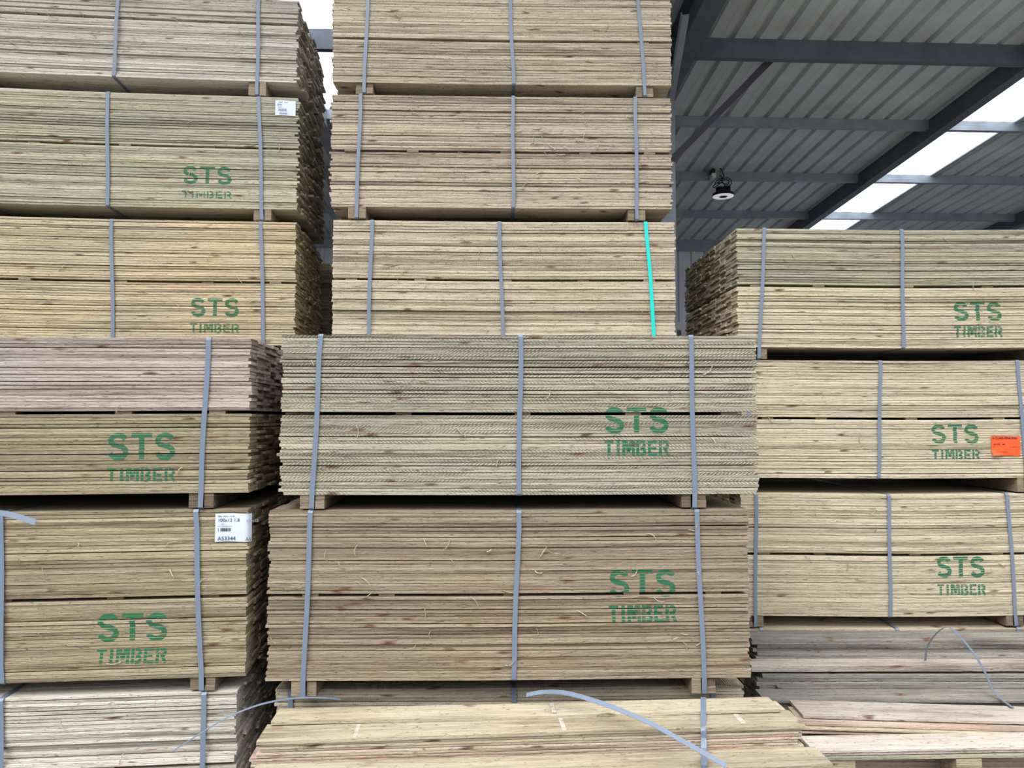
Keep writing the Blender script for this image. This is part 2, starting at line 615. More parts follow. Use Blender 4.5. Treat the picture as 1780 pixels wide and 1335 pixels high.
def text_obj(body, size, mat, loc, parent, name='print', rotx=math.pi / 2, bold=0.0):
    cu = bpy.data.curves.new(name, 'FONT')
    cu.body = body
    cu.size = size
    cu.extrude = .00005
    cu.offset = bold
    tmp = bpy.data.objects.new(name, cu)
    col.objects.link(tmp)
    dg = bpy.context.evaluated_depsgraph_get()
    me = bpy.data.meshes.new_from_object(tmp.evaluated_get(dg))
    bpy.data.objects.remove(tmp)
    me.materials.clear()
    me.materials.append(mat)
    o = bpy.data.objects.new(name, me)
    col.objects.link(o)
    o.parent = parent
    o.location = loc
    o.rotation_euler = (rotx, 0, 0)
    return o


def make_pack(label, group, wood_up, wood_lo, yaw, ref, side, D, z_bot, z_top, z_base, straps, gap_z=None, stencil=None,
              ends=False, L=1.8, depth=1.0, seed=1, xj=.006, pitch=.0124, yj=.0028, hidden=False, slivers=8, bearers=(0.05, 0.85),
              sag=.004, stagger=0.0, thick=.0112, tilt=0.0, upper_shift=0.0, cyan=None):
    """ref = pixel column of the left/right end at depth D"""
    rnd = random.Random(seed)
    P = Pack()
    dx, dy = math.cos(yaw), math.sin(yaw)
    e = at(ref, HORIZON, D)
    if side == 'L':
        ox, oy = e.x, D
    else:
        ox, oy = e.x - dx * L, D - dy * L
    root = empty('timber_pack', (ox, oy, z_base), yaw)
    tag(root, label, 'timber pack', group)
    P.root, P.L = root, L
    zb, zt = z_bot - z_base, z_top - z_base

    def hit(px, py):
        r = ray(px, py)
        # face plane through (ox,oy) with direction (dx,dy)
        n = Vector((-dy, dx, 0))
        o_ = Vector((0, 0, CAMZ))
        t = (Vector((ox, oy, 0)) - o_).dot(n) / r.dot(n)
        p = o_ + r * t
        return ((p.x - ox) * dx + (p.y - oy) * dy, p.z - z_base)
    P.hit = hit

    def bow(x):
        u = x / L
        return -sag * math.sin(math.pi * min(1, max(0, u))) ** 2 + sag * .3

    gz = None if gap_z is None else gap_z - z_base
    layers = []
    z = zb
    if gz is None:
        parts = [(zb, zt)]
    else:
        parts = [(zb, gz - .006), (gz + .006, zt)]
    for pi, (a, b) in enumerate(parts):
        n = max(1, int(round((b - a) / pitch)))
        ph = (b - a) / n
        gaps = [min(.0042, rnd.expovariate(1 / .0013)) for _ in range(n)]
        s = sum(gaps)
        th = (b - a - s) / n
        zc = a
        for i in range(n):
            layers.append((zc, zc + th, pi))
            zc += th + gaps[i]
    ncol = max(1, int(round(depth / .1)))
    cw = depth / ncol
    fronts = []
    wm = [W_[wood_up], W_[wood_lo]]
    stuff = [MB(), MB()]
    cnt = 0
    drift = 0.0
    nl = len(layers)
    for li, (a, b, pi) in enumerate(layers):
        # boards poke out by different amounts; now and then a whole step
        if rnd.random() < .2:
            drift = abs(rnd.gauss(0, yj * 1.9)) - .001
        lean = stagger * (li / nl)
        sh = upper_shift if (gz is not None and pi == 1) else 0.0
        for c in range(ncol):
            y0 = c * cw + (max(-.0012, abs(rnd.gauss(0, yj * .6)) + drift) if c == 0 else .001)
            y1 = (c + 1) * cw - .002
            xa = rnd.gauss(0, xj * (.9 if c else .55))
            xb = L + rnd.gauss(0, xj * (.9 if c else .55)) + sh
            front = c == 0
            own = (not hidden) and (front or (ends and c == 1)) and cnt < 100
            if own:
                mb = MB()
                zw = None
                if front and rnd.random() < .25:
                    a_, p_ = rnd.uniform(.0002, .0007), rnd.uniform(0, 6)
                    zw = (lambda x, a_=a_, p_=p_: a_ * math.sin(p_ + 2.5 * x))
                fr = board_geom(mb, xa, xb, y0, y1, a, b, rnd, 22 if front else 8, .0005 if front else .0002, bow, zw=zw)
                if front:
                    fronts.append(fr)
                mb.build('board', wm[pi], root)
                cnt += 1
            else:
                xs = 4
                mb = stuff[pi]
                board_geom(mb, xa, xb, y0, y1, a, b, rnd, xs, 0, bow, c=.0006)
    for pi in range(2):
        if stuff[pi].v:
            tag(stuff[pi].build('stacked_boards', wm[pi], root), kind='stuff')
    P.fronts = fronts
    P.zt, P.zb = zt, zb
    # spacer sticks between the halves
    if gz is not None and not hidden:
        for fx in (.07, .24, .5, .74, .93):
            x = L * fx + rnd.uniform(-.03, .03)
            mb = MB()
            mb.box(x - .03, x + .03, rnd.uniform(.004, .02), depth, gz - .0055 + bow(x), gz + .0055 + bow(x), rnd.random())
            mb.build('spacer_stick', W_['bearer'], root)
    # straps
    sy = -.0042
    for i, s in enumerate(straps):
        (xt, xb_, under) = s
        zlo = -0.0015 + .002 if under else zb + bow(xb_) - .002
        zl = zlo if not under else .004
        zh = zt + bow(xt) + .0018
        pts = [(xt, depth + .004, zh), (xt, depth * .5, zh + .0005), (xt, .012, zh), (xt, .002, zh - .001), (xt, sy, zh - .009)]
        for k in range(1, 9):
            u = k / 9
            pts.append((xt + (xb_ - xt) * u + .0025 * math.sin(u * 6 + i * 2 + seed), sy - .0015 * math.sin(math.pi * u), zh + (zl - zh) * u))
        pts += [(xb_, sy, zl + .006), (xb_, .004, zl), (xb_, .02, zl - .0005), (xb_, depth + .004, zl - .0005), (xt, depth + .006, zl + .01), (xt, depth + .006, zh - .01)]
        mb = MB()
        mb.ribbon(pts, Vector((1, 0, 0)), .0185, .0011)
        o = mb.build('strap', M_cyan if cyan == i else M_strap, root)
        if cyan == i:
            o['label'] = 'bright turquoise strap'
        # crimped end of the strap with its seal
    # bearers under the pack: pairs of battens with the strap running between
    if zb > .012:
        bx = [s[1] for s in straps if s[2]]
        allx = list(bx)
        for f_ in bearers:
            if all(abs(f_ * L - q) > .3 for q in allx):
                allx.append(f_ * L)
        for q in allx:
            for sgn in (-1, 1):
                mb = MB()
                x0 = q + sgn * .011
                x1 = q + sgn * .046
                yy = rnd.uniform(.0, .012)
                if zb > .045 and rnd.random() < .35:
                    m = .012 + (zb - .012) * rnd.uniform(.35, .6)
                    mb.box(min(x0, x1), max(x0, x1), yy, depth - .01, .006, m - .001, rnd.random(), .0012)
                    mb.box(min(x0, x1), max(x0, x1), yy + .006, depth - .01, m, zb - .0005 + bow(q), rnd.random(), .0012)
                else:
                    mb.box(min(x0, x1), max(x0, x1), yy, depth - .01, .006, zb - .0005 + bow(q), rnd.random(), .0015)
                mb.build('bearer', W_['bearer'], root)
    # stencilled words
    if stencil:
        (px0, px1, sy0, sy1, ty0, ty1, fade) = stencil
        ax, az1 = hit(px0, sy0)
        bx_, az0 = hit(px1, sy1)
        _, bz1 = hit(px0, ty0)
        _, bz0 = hit(px1, ty1)
        mb = MB()
        paint_on(mb, word_STS(bx_ - ax, az1 - az0), ax, az0, fronts)
        mb.build('stencil_lettering', M_paint, root)
        mb = MB()
        paint_on(mb, word_TIMBER(bx_ - ax, bz1 - bz0), ax, bz0, fronts)
        mb.build('stencil_lettering', M_paint_f if fade else M_paint, root)
    # splinters torn from the edges
    if slivers and not hidden:
        mb = MB()
        for _ in range(int(slivers * 1.6)):
            fr = rnd.choice(fronts[4:-5])
            x = rnd.uniform(.03, L - .05)
            z_ = fr['z1'] + bow(x)
            splinter(mb, (x, min(fr['y']), z_), rnd.uniform(.02, .055), rnd.choice([0, 0, math.pi, -1.1, 1.2, 2.2]) + rnd.gauss(0, .25), rnd, rnd.uniform(.003, .012))
        tag(mb.build('splinters', W_['cream'], root), kind='stuff')
    return P


def strap_x(P, pairs, z=None):
    """strap list from pixel pairs ((x_top,y_top),(x_bot,y_bot),under)"""
    out = []
    for (xt, yt), (xb, yb), under in pairs:
        out.append((P(xt, yt), P(xb, yb), under))
    return out


def px_face(ref, side, D, yaw, L=1.8):
    dx, dy = math.cos(yaw), math.sin(yaw)
    e = at(ref, HORIZON, D)
    ox, oy = (e.x, D) if side == 'L' else (e.x - dx * L, D - dy * L)

    def f(px, py):
        r = ray(px, py)
        n = Vector((-dy, dx, 0))
        t = Vector((ox, oy, -CAMZ)).dot(n) / r.dot(n)
        p = Vector((0, 0, CAMZ)) + r * t
        return (p.x - ox) * dx + (p.y - oy) * dy

    def g(px, py):
        r = ray(px, py)
        n = Vector((-dy, dx, 0))
        t = Vector((ox, oy, -CAMZ)).dot(n) / r.dot(n)
        return CAMZ + r.z * t
    return f, g


R = math.radians
packs = {}


def stack(key, ref, side, D, yaw, rx, items, depth=1.0, ends=False, L=1.8, seed0=0):
    """items from the top down: dict(top,bot px rows at column rx, ...)"""
    f, g = px_face(ref, side, D, yaw, L)
    z = []
    for it in items:
        zt = it['zt'] if 'zt' in it else g(rx, it['top'])
        zb = it['zb'] if 'zb' in it else g(rx, it['bot'])
        z.append((zb, zt))
    for i, it in enumerate(items):
        base = z[i + 1][1] if i + 1 < len(items) else 0.0
        zb, zt = z[i]
        gap = g(rx, it['gap']) if 'gap' in it else None
        fi, _ = px_face(ref + it.get('dx', 0), side, D + it.get('dD', 0), yaw + it.get('dyaw', 0), L)
        st = [(fi(a[0], a[1]), fi(b[0], b[1]), u) for a, b, u in it['straps']] if it.get('straps') else [(.2, .2, True), (.9, .9, False), (1.6, 1.6, True)]
        kw = {k: v for k, v in it.items() if k in ('stencil', 'xj', 'yj', 'hidden', 'slivers', 'pitch', 'sag', 'upper_shift', 'cyan')}
        dep = it.get('depth', depth)
        r_ = ref + it.get('dx', 0)
        P = make_pack(it['label'], it.get('group'), it['wood'], it.get('wood2', it['wood']), yaw + it.get('dyaw', 0), r_, side, D + it.get('dD', 0), zb, zt, base + .0008, st, gap,
                      ends=it.get('ends', ends), L=L, depth=dep, seed=seed0 + i * 7 + 1, **kw)
        packs[(key, i)] = P


HB = dict(hidden=True, slivers=0)
# back row, left stack
stack('BL', 508, 'R', 3.93, R(4.9), 480, [
    dict(zt=4.02, bot=143, gap=40, wood='silver', label='silvery timber pack at the very top left, cut off by the photo edge', straps=[((-40, 0), (-44, 130), True), ((206, 0), (198, 128), False), ((450, 0), (447, 150), True)], yj=.0045, slivers=16, xj=.013),
    dict(top=169, bot=364, gap=258, wood='green', label='greenish stencilled timber pack with a small white label, second from top in the left stack', stencil=(317, 403, 288, 320, 331, 345, True),
         straps=[((-40, 150), (-44, 350), True), ((188, 158), (187, 360), False), ((450, 168), (456, 370), True)], dx=4, yj=.003, slivers=12, xj=.012),
    dict(top=386, bot=601, gap=491, wood='honey', label='honey coloured stencilled timber pack of the left stack, right above the pinkish front pack', stencil=(331, 416, 518, 550, 562, 579, True),
         straps=[((-40, 390), (-40, 590), True), ((194, 386), (197, 590), False), ((453, 386), (461, 600), True)], dx=2, slivers=12),
    dict(zt=1.985, zb=1.40, wood='olive', label='mostly hidden timber pack at the back behind the pinkish front pack', group='hidden back packs', **HB),
    dict(zt=1.34, zb=.75, wood='olive', label='mostly hidden timber pack at the back behind the olive front pack', group='hidden back packs', **HB),
    dict(zt=.69, zb=.08, wood='olive', label='mostly hidden timber pack at the back behind the lowest left front pack', group='hidden back packs', **HB),
], depth=0.8, ends=True, seed0=100)
# back row, middle stack
stack('BM', 572, 'L', 3.84, R(1.5), 870, [
    dict(zt=4.05, bot=146, gap=70, wood='tan', label='topmost middle timber pack of rough pale boards, cut off by the photo top', straps=[((640, 0), (633, 160), True), ((886, 0), (893, 158), False), ((1108, 0), (1121, 162), True)], yj=.003, slivers=8, dx=-1, pitch=.0135),
    dict(top=167, bot=362, wood='tanstain', gap=264, label='rough pale timber pack with black stains, second from top in the middle stack', straps=[((627, 164), (620, 376), True), ((892, 166), (892, 375), False), ((1104, 168), (1107, 378), True)], dx=-3, dD=-.01, yj=.005, slivers=26, xj=.008, pitch=.0135, sag=.002),
    dict(top=384, bot=592, wood='tan', gap=486, label='rough pale timber pack with one turquoise strap in the middle stack', straps=[((647, 384), (640, 590), True), ((868, 384), (874, 590), False), ((1122, 386), (1139, 590), True)], dx=3, yj=.004, slivers=10, xj=.004, pitch=.0145, cyan=2),
    dict(zt=2.10, zb=1.50, wood='tan', label='hidden timber pack at the back behind the sage green front pack', group='hidden back packs', **HB),
    dict(zt=1.43, zb=.82, wood='tan', label='hidden timber pack at the back behind the brown stencilled front pack', group='hidden back packs', **HB),
    dict(zt=.75, zb=.08, wood='tan', label='hidden timber pack at the back behind the opened pack of cream planks', group='hidden back packs', **HB),
], seed0=200)
# back row, right stack
stack('BR', 1288, 'L', 3.88, R(0.8), 1500, [
    dict(top=397, bot=604, gap=496, wood='yellow', wood2='khaki', stencil=(1658, 1743, 525, 557, 567, 586, True), label='topmost timber pack on the right under the roof, dark ragged board ends in view',
         straps=[((1328, 393), (1319, 612), True), ((1567, 396), (1570, 604), False), ((1818, 396), (1822, 612), True)], ends=True, dx=-3, sag=.006, slivers=8),
    dict(top=626, bot=831, gap=727, wood='yellow', stencil=(1619, 1703, 738, 770, 782, 799, False), label='pale yellow stencilled timber pack carrying the bright orange label',
         straps=[((1302, 625), (1298, 834), True), ((1530, 625), (1527, 832), False), ((1768, 625), (1784, 834), True)], dx=2, sag=.004, slivers=4, yj=.0015),
    dict(top=858, bot=1071, gap=963, wood='yellow', stencil=(1628, 1713, 968, 1003, 1016, 1035, True), label='yellow green stencilled timber pack below the orange label pack',
         straps=[((1314, 866), (1313, 1092), True), ((1545, 860), (1547, 1070), False), ((1750, 860), (1766, 1090), True)], dx=-2, sag=.009, slivers=10, yj=.0022),
    dict(top=1092, zb=.08, gap=1190, wood='yellow', label='lowest right timber pack, only its top edge showing above the grey weathered boards',
         straps=[((1324, 1098), (1324, 1300), True), ((1560, 1092), (1560, 1300), False), ((1770, 1092), (1770, 1300), True)], dx=0, slivers=0),
], seed0=300, depth=1.1)
# front row, left stack
stack('AL', 434, 'R', 2.80, R(4.4), 400, [
    dict(top=588, bot=857, gap=717, wood='olive', wood2='pink', stencil=(187, 305, 753, 798, 814, 837, False), label='front left timber pack, pinkish upper half over a brown stencilled lower half',
         straps=[((-24, 590), (-24, 860), False), ((363, 588), (349, 868), True), ((-330, 590), (-330, 880), True)], ends=True, yj=.0018, xj=.007, slivers=5, sag=.003),
    dict(top=886, bot=1177, gap=1037, wood='olive', stencil=(168, 290, 1068, 1113, 1129, 1152, False), label='front left olive brown timber pack with white paper label at its top corner',
         straps=[((2, 895), (4, 1190), False), ((341, 888), (351, 1190), True), ((-330, 890), (-330, 1200), True)], ends=True, dx=-1, yj=.0022, xj=.006, slivers=9, sag=.004),
    dict(top=1203, zb=.12, gap=1330, wood='silver', wood2='silver', label='lowest front left timber pack, greyish boards cut off by the photo bottom',
         straps=[((2, 1203), (4, 1500), False), ((355, 1203), (353, 1500), True), ((-330, 1210), (-330, 1500), True)], dx=-16, yj=.005, xj=.008, slivers=6),
], seed0=400)
# front row, middle stack
stack('AM', 487, 'L', 2.815, R(1.3), 870, [
    dict(top=582, bot=860, gap=719, wood='sage', stencil=(1050, 1163, 708, 752, 766, 792, True), label='large sage green sawn timber pack at the photo centre with stencilled words',
         straps=[((558, 583), (542, 882), True), ((905, 583), (902, 862), False), ((1201, 585), (1207, 884), True)], xj=.008, yj=.0016, slivers=8, sag=.002, pitch=.0121, dx=1),
    dict(top=887, bot=1182, gap=1034, wood='brown', stencil=(1058, 1176, 991, 1036, 1053, 1082, True), label='rough brown stencilled timber pack below the sage green centre pack',
         straps=[((540, 889), (527, 1205), True), ((902, 886), (893, 1182), False), ((1211, 888), (1224, 1205), True)], dx=-17, dD=-.0, xj=.006, yj=.0035, slivers=22, sag=.003),
    dict(top=1213, zb=.09, wood='tan', gap=1330, label='dark timber pack in the shadow behind the opened pack of cream planks',
         straps=[((505, 1213), (505, 1500), True), ((893, 1213), (893, 1500), False), ((1240, 1213), (1240, 1500), True)], dx=-2, dD=.10, slivers=0, depth=.9),
], seed0=500, L=1.82)
# a far pack seen through the gap on the left
stack('CL', 570, 'R', 5.15, R(3.5), 560, [
    dict(top=469, zb=1.75, wood='brown', label='far timber pack glimpsed in the gap beside the honey coloured pack', slivers=0),
    dict(zt=1.66, zb=.08, wood='brown', label='hidden timber pack under the far pack in the left gap', group='hidden back packs', **HB),
], seed0=600)

# ------------------------------------------------------------------ paper labels (stuck to the packs)
def paper(P, px0, py0, px1, py1, mat, fold=0.0, name='paper_label', lift=.004, label=None, curl=0.0):
    """slightly bent sheet; fold = metres that wrap round the right end of the pack"""
    x0, z1 = P.hit(px0, py0)
    x1, z0 = P.hit(px1, py1)
    mb = MB()
    nx, nz = 12, 8
    def pt(u, v, back):
        x = x0 + (x1 - x0) * u
        y = -lift - .002 * math.sin(u * 3.1) * math.sin(v * 3)
        if fold > 0 and x > P.L - .004:
            ex = x - (P.L - .004)
            a = min(1, ex / .02)
            x = P.L - .004 + ex * (1 - .45 * a)
            y += ex * .8 * a
        if curl:
            y -= curl * max(0, (.35 - v)) ** 2 * 6 * max(0, (.5 - u)) * 2
        return (x, y + (.0004 if back else 0), z0 + (z1 - z0) * v + .0015 * math.sin(u * 5))
    for back in (0, 1):
        vs = [pt(i / nx, j / nz, back) for j in range(nz + 1) for i in range(nx + 1)]
        fs = []
        for j in range(nz):
            for i in range(nx):
                a = j * (nx + 1) + i
                q = (a, a + 1, a + nx + 2, a + nx + 1)
                fs.append(q if not back else q[::-1])
        mb.add(vs, fs)
    o = mb.build(name, mat, P.root, smooth=True)
    if label:
        o['label'] = label
    return o, x0, x1, z0, z1


def print_lines(P, par, rows, mat, x0, x1, z0, z1, y, name='printed_lines'):
    """rows of (u0,u1,v0,v1): dashes of fine print"""
    mb = MB()
    for u0, u1, v0, v1 in rows:
        mb.box(x0 + (x1 - x0) * u0, x0 + (x1 - x0) * u1, y, y + .0001, z0 + (z1 - z0) * v0, z0 + (z1 - z0) * v1)
    return mb.build(name, mat, par)


rp = random.Random(5)


def dashes(u0, u1, v0, v1, n, fill=.7):
    out = []
    w = (u1 - u0) / n
    for i in range(n):
        if rp.random() < .88:
            out.append((u0 + i * w, u0 + i * w + w * fill * rp.uniform(.6, 1.2), v0, v1))
    return out


P = packs[('AL', 1)]
o, x0, x1, z0, z1 = paper(P, 375, 893, 441, 941, M_paper, fold=.02, label='white printed paper label folded round the pack corner')
w_, h_ = x1 - x0, z1 - z0
yl = -.0071
text_obj('100x12 1.8', h_ * .17, M_ink, (x0 + w_ * .07, yl, z0 + h_ * .72), o, 'print')
text_obj('A53344', h_ * .20, M_ink, (x0 + w_ * .07, yl, z0 + h_ * .06), o, 'print')
text_obj('100x12', h_ * .15, M_inkgrey, (x0 + w_ * .80, yl, z0 + h_ * .70), o, 'print')
text_obj('A53', h_ * .17, M_ink, (x0 + w_ * .80, yl, z0 + h_ * .04), o, 'print')
print_lines(P, o, dashes(.07, .52, .90, .94, 16) + dashes(.07, .30, .62, .645, 8) + dashes(.07, .48, .55, .575, 14), M_inkgrey, x0, x1, z0, z1, yl)
print_lines(P, o, dashes(.08, .42, .38, .50, 16, .55), M_ink, x0, x1, z0, z1, yl)
P = packs[('BL', 1)]
o, x0, x1, z0, z1 = paper(P, 479, 175, 514, 202, M_paper, fold=.02, label='small white printed paper label')
w_, h_ = x1 - x0, z1 - z0
print_lines(P, o, dashes(.10, .62, .86, .91, 9) + dashes(.10, .40, .68, .76, 5) + dashes(.13, .40, .55, .58, 6) + dashes(.12, .58, .28, .46, 11, .5) + dashes(.14, .6, .1, .18, 6), M_inkgrey, x0, x1, z0, z1, yl)
P = packs[('BR', 1)]
o, x0, x1, z0, z1 = paper(P, 1722, 758, 1773, 792, M_orange, curl=.02, label='bright orange printed paper label with a curling corner')
w_, h_ = x1 - x0, z1 - z0
text_obj('A CLASS FENCING', h_ * .155, M_ink, (x0 + w_ * .03, yl, z0 + h_ * .85), o, 'print', bold=.0004)
text_obj('100 SPEC   MB', h_ * .10, M_ink, (x0 + w_ * .05, yl, z0 + h_ * .55), o, 'print', bold=.0002)
text_obj('100/5 PACK', h_ * .13, M_red, (x0 + w_ * .12, yl, z0 + h_ * .14), o, 'print')
print_lines(P, o, dashes(.04, .12, .43, .46, 3) + dashes(.42, .50, .43, .46, 3) + dashes(.62, .97, .43, .46, 14), M_ink, x0, x1, z0, z1, yl)

# ------------------------------------------------------------------ opened pack of cream planks in front of the middle stack
rnd = random.Random(77)
yawO = R(3.9)
eO = at(458, HORIZON, 2.44)
rootO = empty('timber_pack', (eO.x, 2.44, 0.0), yawO)
tag(rootO, 'opened low timber pack with cream planks on top and one strap, bottom centre', 'timber pack')
LO = 1.80
zT = .735
thO = .0125


def plank(root, mat, x0, x1, y0, y1, z0, z1, seed, name='board', tilt=0.0, yaw=0.0, bowa=0.0, rough=.0006):
    r_ = random.Random(seed)
    mb = MB()
    b = (lambda x: tilt * (x - x0) + bowa * math.sin(math.pi * (x - x0) / (x1 - x0)))
    board_geom(mb, x0, x1, y0, y1, z0, z1, r_, 26, rough, b, c=.0012)
    if yaw:
        M = Matrix.Rotation(yaw, 4, 'Z')
        mb.v = [tuple(M @ Vector(p)) for p in mb.v]
    return mb.build(name, mat, root)


# bottom wide shelf, stepping out towards the camera
zc = .09
layer = 0
ztop_shelf = .640
nsh = int((ztop_shelf - zc) / .0132)
fill = MB()
for i in range(nsh):
    z0 = zc + i * .0132
    if i >= nsh - 8:
        plank(rootO, W_['rose'], rnd.uniform(-.02, .01), LO + rnd.uniform(-.01, .03), -.10 + rnd.uniform(-.004, .004), .0, z0, z0 + .0122, 900 + i)
    else:
        board_geom(fill, rnd.uniform(-.01, .01), LO + rnd.uniform(-.01, .01), -.10, .0, z0, z0 + .0122, rnd, 6, .0002)
    board_geom(fill, 0, LO, .003, .15, z0, z0 + .0122, rnd, 6, .0002)
    
# top plank of the shelf and the edges above it
zs = zc + nsh * .0132
plank(rootO, W_['cream'], -.005, LO + .045, -.125, .0, zs, zs + .0135, 990, rough=.0004)
zs2 = zs
ne = 8
pe = (zT - .0145 * 2 - zs2) / ne
for i in range(ne):
    z0 = zs2 + i * pe
    xa = rnd.uniform(-.02, .012) - .012 * (i < 4)
    plank(rootO, W_['rose' if i % 3 else 'cream'], xa, LO + rnd.uniform(-.012, .012), .002 + rnd.uniform(0, .005), .10, z0, z0 + pe - rnd.uniform(.0005, .002), 700 + i)
    board_geom(fill, 0, LO, .103, .21, z0, z0 + pe - .001, rnd, 6, .0002)
    
tag(fill.build('stacked_boards', W_['rose'], rootO), kind='stuff')
zt0 = zT - .029
plank(rootO, W_['cream'], -.005, LO + .012, -.006, .125, zt0, zt0 + .0135, 801, bowa=.003)
plank(rootO, W_['cream'], .01, LO + .004, .115, .21, zt0, zt0 + .0135, 802)
plank(rootO, W_['cream'], .012, LO - .03, .105, .215, zt0 + .0180, zt0 + .0315, 803, yaw=R(-.3), bowa=-.003)
for (xa, xb, ya, yb, zz_) in ((.985, 1.0, .0, .10, zt0 + .0139), (.965, .98, .11, .2, zt0 + .0319), (.30, .312, .0, .10, zt0 + .0139), (1.60, 1.618, .02, .10, zt0 + .0139)):
    mb = MB()
    b_ = .003 * math.sin(math.pi * xa / LO) if ya < .05 else 0
    mb.box(xa, xb, ya, yb, zz_ + b_ - .0002, zz_ + b_ + .0004)
    mb.build('pale_mark', W_['bleach'], rootO)
for fx in (.12, .9, 1.68):
    mb = MB()
    mb.box(fx - .04, fx + .04, -.09, .2, .0, .089, rnd.random(), .0015)
    mb.build('bearer', W_['bearer'], rootO)
# the strap round it
fO, gO = px_face(458, 'L', 2.44, yawO, LO)
xs_ = fO(1221, 1280) + .004
mb = MB()
zz = zt0 + .030
pts = [(xs_, .224, .3), (xs_, .224, zz - .004), (xs_, .215, zz + .002), (xs_, .16, zz + .003), (xs_, .10, zz + .001), (xs_, .02, zt0 + .016), (xs_, -.008, zt0 + .014), (xs_, -.013, zt0 + .006), (xs_, -.012, .69), (xs_, -.03, .665), (xs_ + .001, -.112, .662), (xs_ + .001, -.129, .656), (xs_ + .001, -.130, .55), (xs_ + .001, -.129, .25), (xs_ + .001, -.128, .092)]
pts = [(x + y * .33, y, z) for x, y, z in pts]
mb.ribbon(pts, Vector((1, 0, 0)), .0185, .0011)
mb.build('strap', M_strap, rootO)

# ------------------------------------------------------------------ loose boards on the right, a low heap leaning on the back row
yawL = R(0.6)


def loose(label, mat, pxl, pyl, D, width, th, length, seed, back=0.0, yaw=0.0, tilt=0.0, group=None, bowa=0.0, name='loose_board'):
    """a board whose front top edge starts at the given pixel, at distance D"""
    p = at(pxl, pyl, D)
    root = None
    r_ = random.Random(seed)
    mb = MB()
    b = (lambda x: bowa * math.sin(math.pi * x / length) + tilt * x)
    board_geom(mb, 0, length, 0, width, -th, 0, r_, 26, .0008, b, c=.0015)
    o = mb.build(name, mat)
    o.location = p
    o.rotation_euler = (0, 0, yaw)
    tag(o, label, 'board', group)
    return o, p


G = W_['grey']
ZB = []
# heap built from the floor up in columns; each row (top z, thickness) from pixel rows measured in the photo
rl = random.Random(31)


def zrow(py, D):
    return at(1500, py, D).z


def col_boards(rows, D, width, x0, length, mats, labels, group, seed):
    """rows: pixel y of board top edges from the top down"""
    for i, (py, pyb) in enumerate(rows):
        zt_, zb_ = zrow(py, D), zrow(pyb, D)
        mb = MB()
        board_geom(mb, 0, length, 0, width, 0, zt_ - zb_ - .0006, random.Random(seed + i), 26, .0012, (lambda x, i=i: -.0012 * abs(math.sin(2.2 * x + i))), c=.002)
        o = mb.build('loose_board', mats[i % len(mats)])
        o.location = (x0 + rl.uniform(-.02, .02), D + (rl.uniform(0, .018) if width > .1 else 0), zb_)
        o.rotation_euler = (0, 0, rl.uniform(-.003, .003))
        tag(o, labels[i % len(labels)] if len(labels) > 1 else labels[0], 'board', group)


XL = at(1312, 1200, 3.7).x
col_boards([(1111, 1121), (1121, 1128), (1128, 1135), (1135, 1142), (1142, 1149), (1149, 1156)], 3.70, .145, XL + .01, 2.1, [G],
           ['topmost of the six thin grey boards at the back of the heap', 'second from the top of the six thin grey boards at the back of the heap', 'third from the top of the six thin grey boards at the back of the heap',
            'fourth from the top of the six thin grey boards at the back of the heap', 'fifth from the top of the six thin grey boards at the back of the heap', 'lowest of the six thin grey boards, touching the long bright board'], 'grey boards at the back of the heap', 40)
loose('long pale board lying bright across the grey heap, bottom right', W_['bleach'], 1306, 1157, 3.60, .10, .030, 2.1, 51, yaw=R(.2))
col_boards([(1172, 1180), (1180, 1186), (1186, 1193)], 3.60, .125, XL - .01, 2.1, [G], ['grey board lying directly under the long bright board of the heap', 'middle of the three grey boards below the long bright board', 'lowest of the three grey boards below the long bright board'], 'grey boards below the bright board', 60)
col_boards([(1195, 1201), (1201, 1208)], 3.55, .04, XL + .06, 2.0, [G, W_['silver']], ['upper narrow grey board in the lower step of the heap', 'paler lower narrow board in the lower step of the heap'], 'grey boards in the lower step', 65)
# boards filling the bottom of the heap
mb = MB()


def fill_col(mb, x0, x1, y0, y1, z0, z1, th=.0185):
    n = max(1, int((z1 - z0) / th))
    for k in range(n):
        board_geom(mb, x0 + rl.uniform(-.01, .01), x1, y0, y1, z0 + (z1 - z0) * k / n, z0 + (z1 - z0) * (k + 1) / n - .001, rl, 6, .001)


fill_col(mb, XL, XL + 2.0, 3.75, 3.855, .0, zrow(1156, 3.70) - .002)
fill_col(mb, XL, XL + 2.0, 3.60, 3.74, .0, zrow(1193, 3.60) - .002)
fill_col(mb, XL, XL + 2.0, 3.55, 3.597, .0, zrow(1208, 3.55) - .002)
tag(mb.build('stacked_boards', G), 'grey weathered boards filling the bottom of the heap under the lowest right pack', 'boards', kind='stuff')

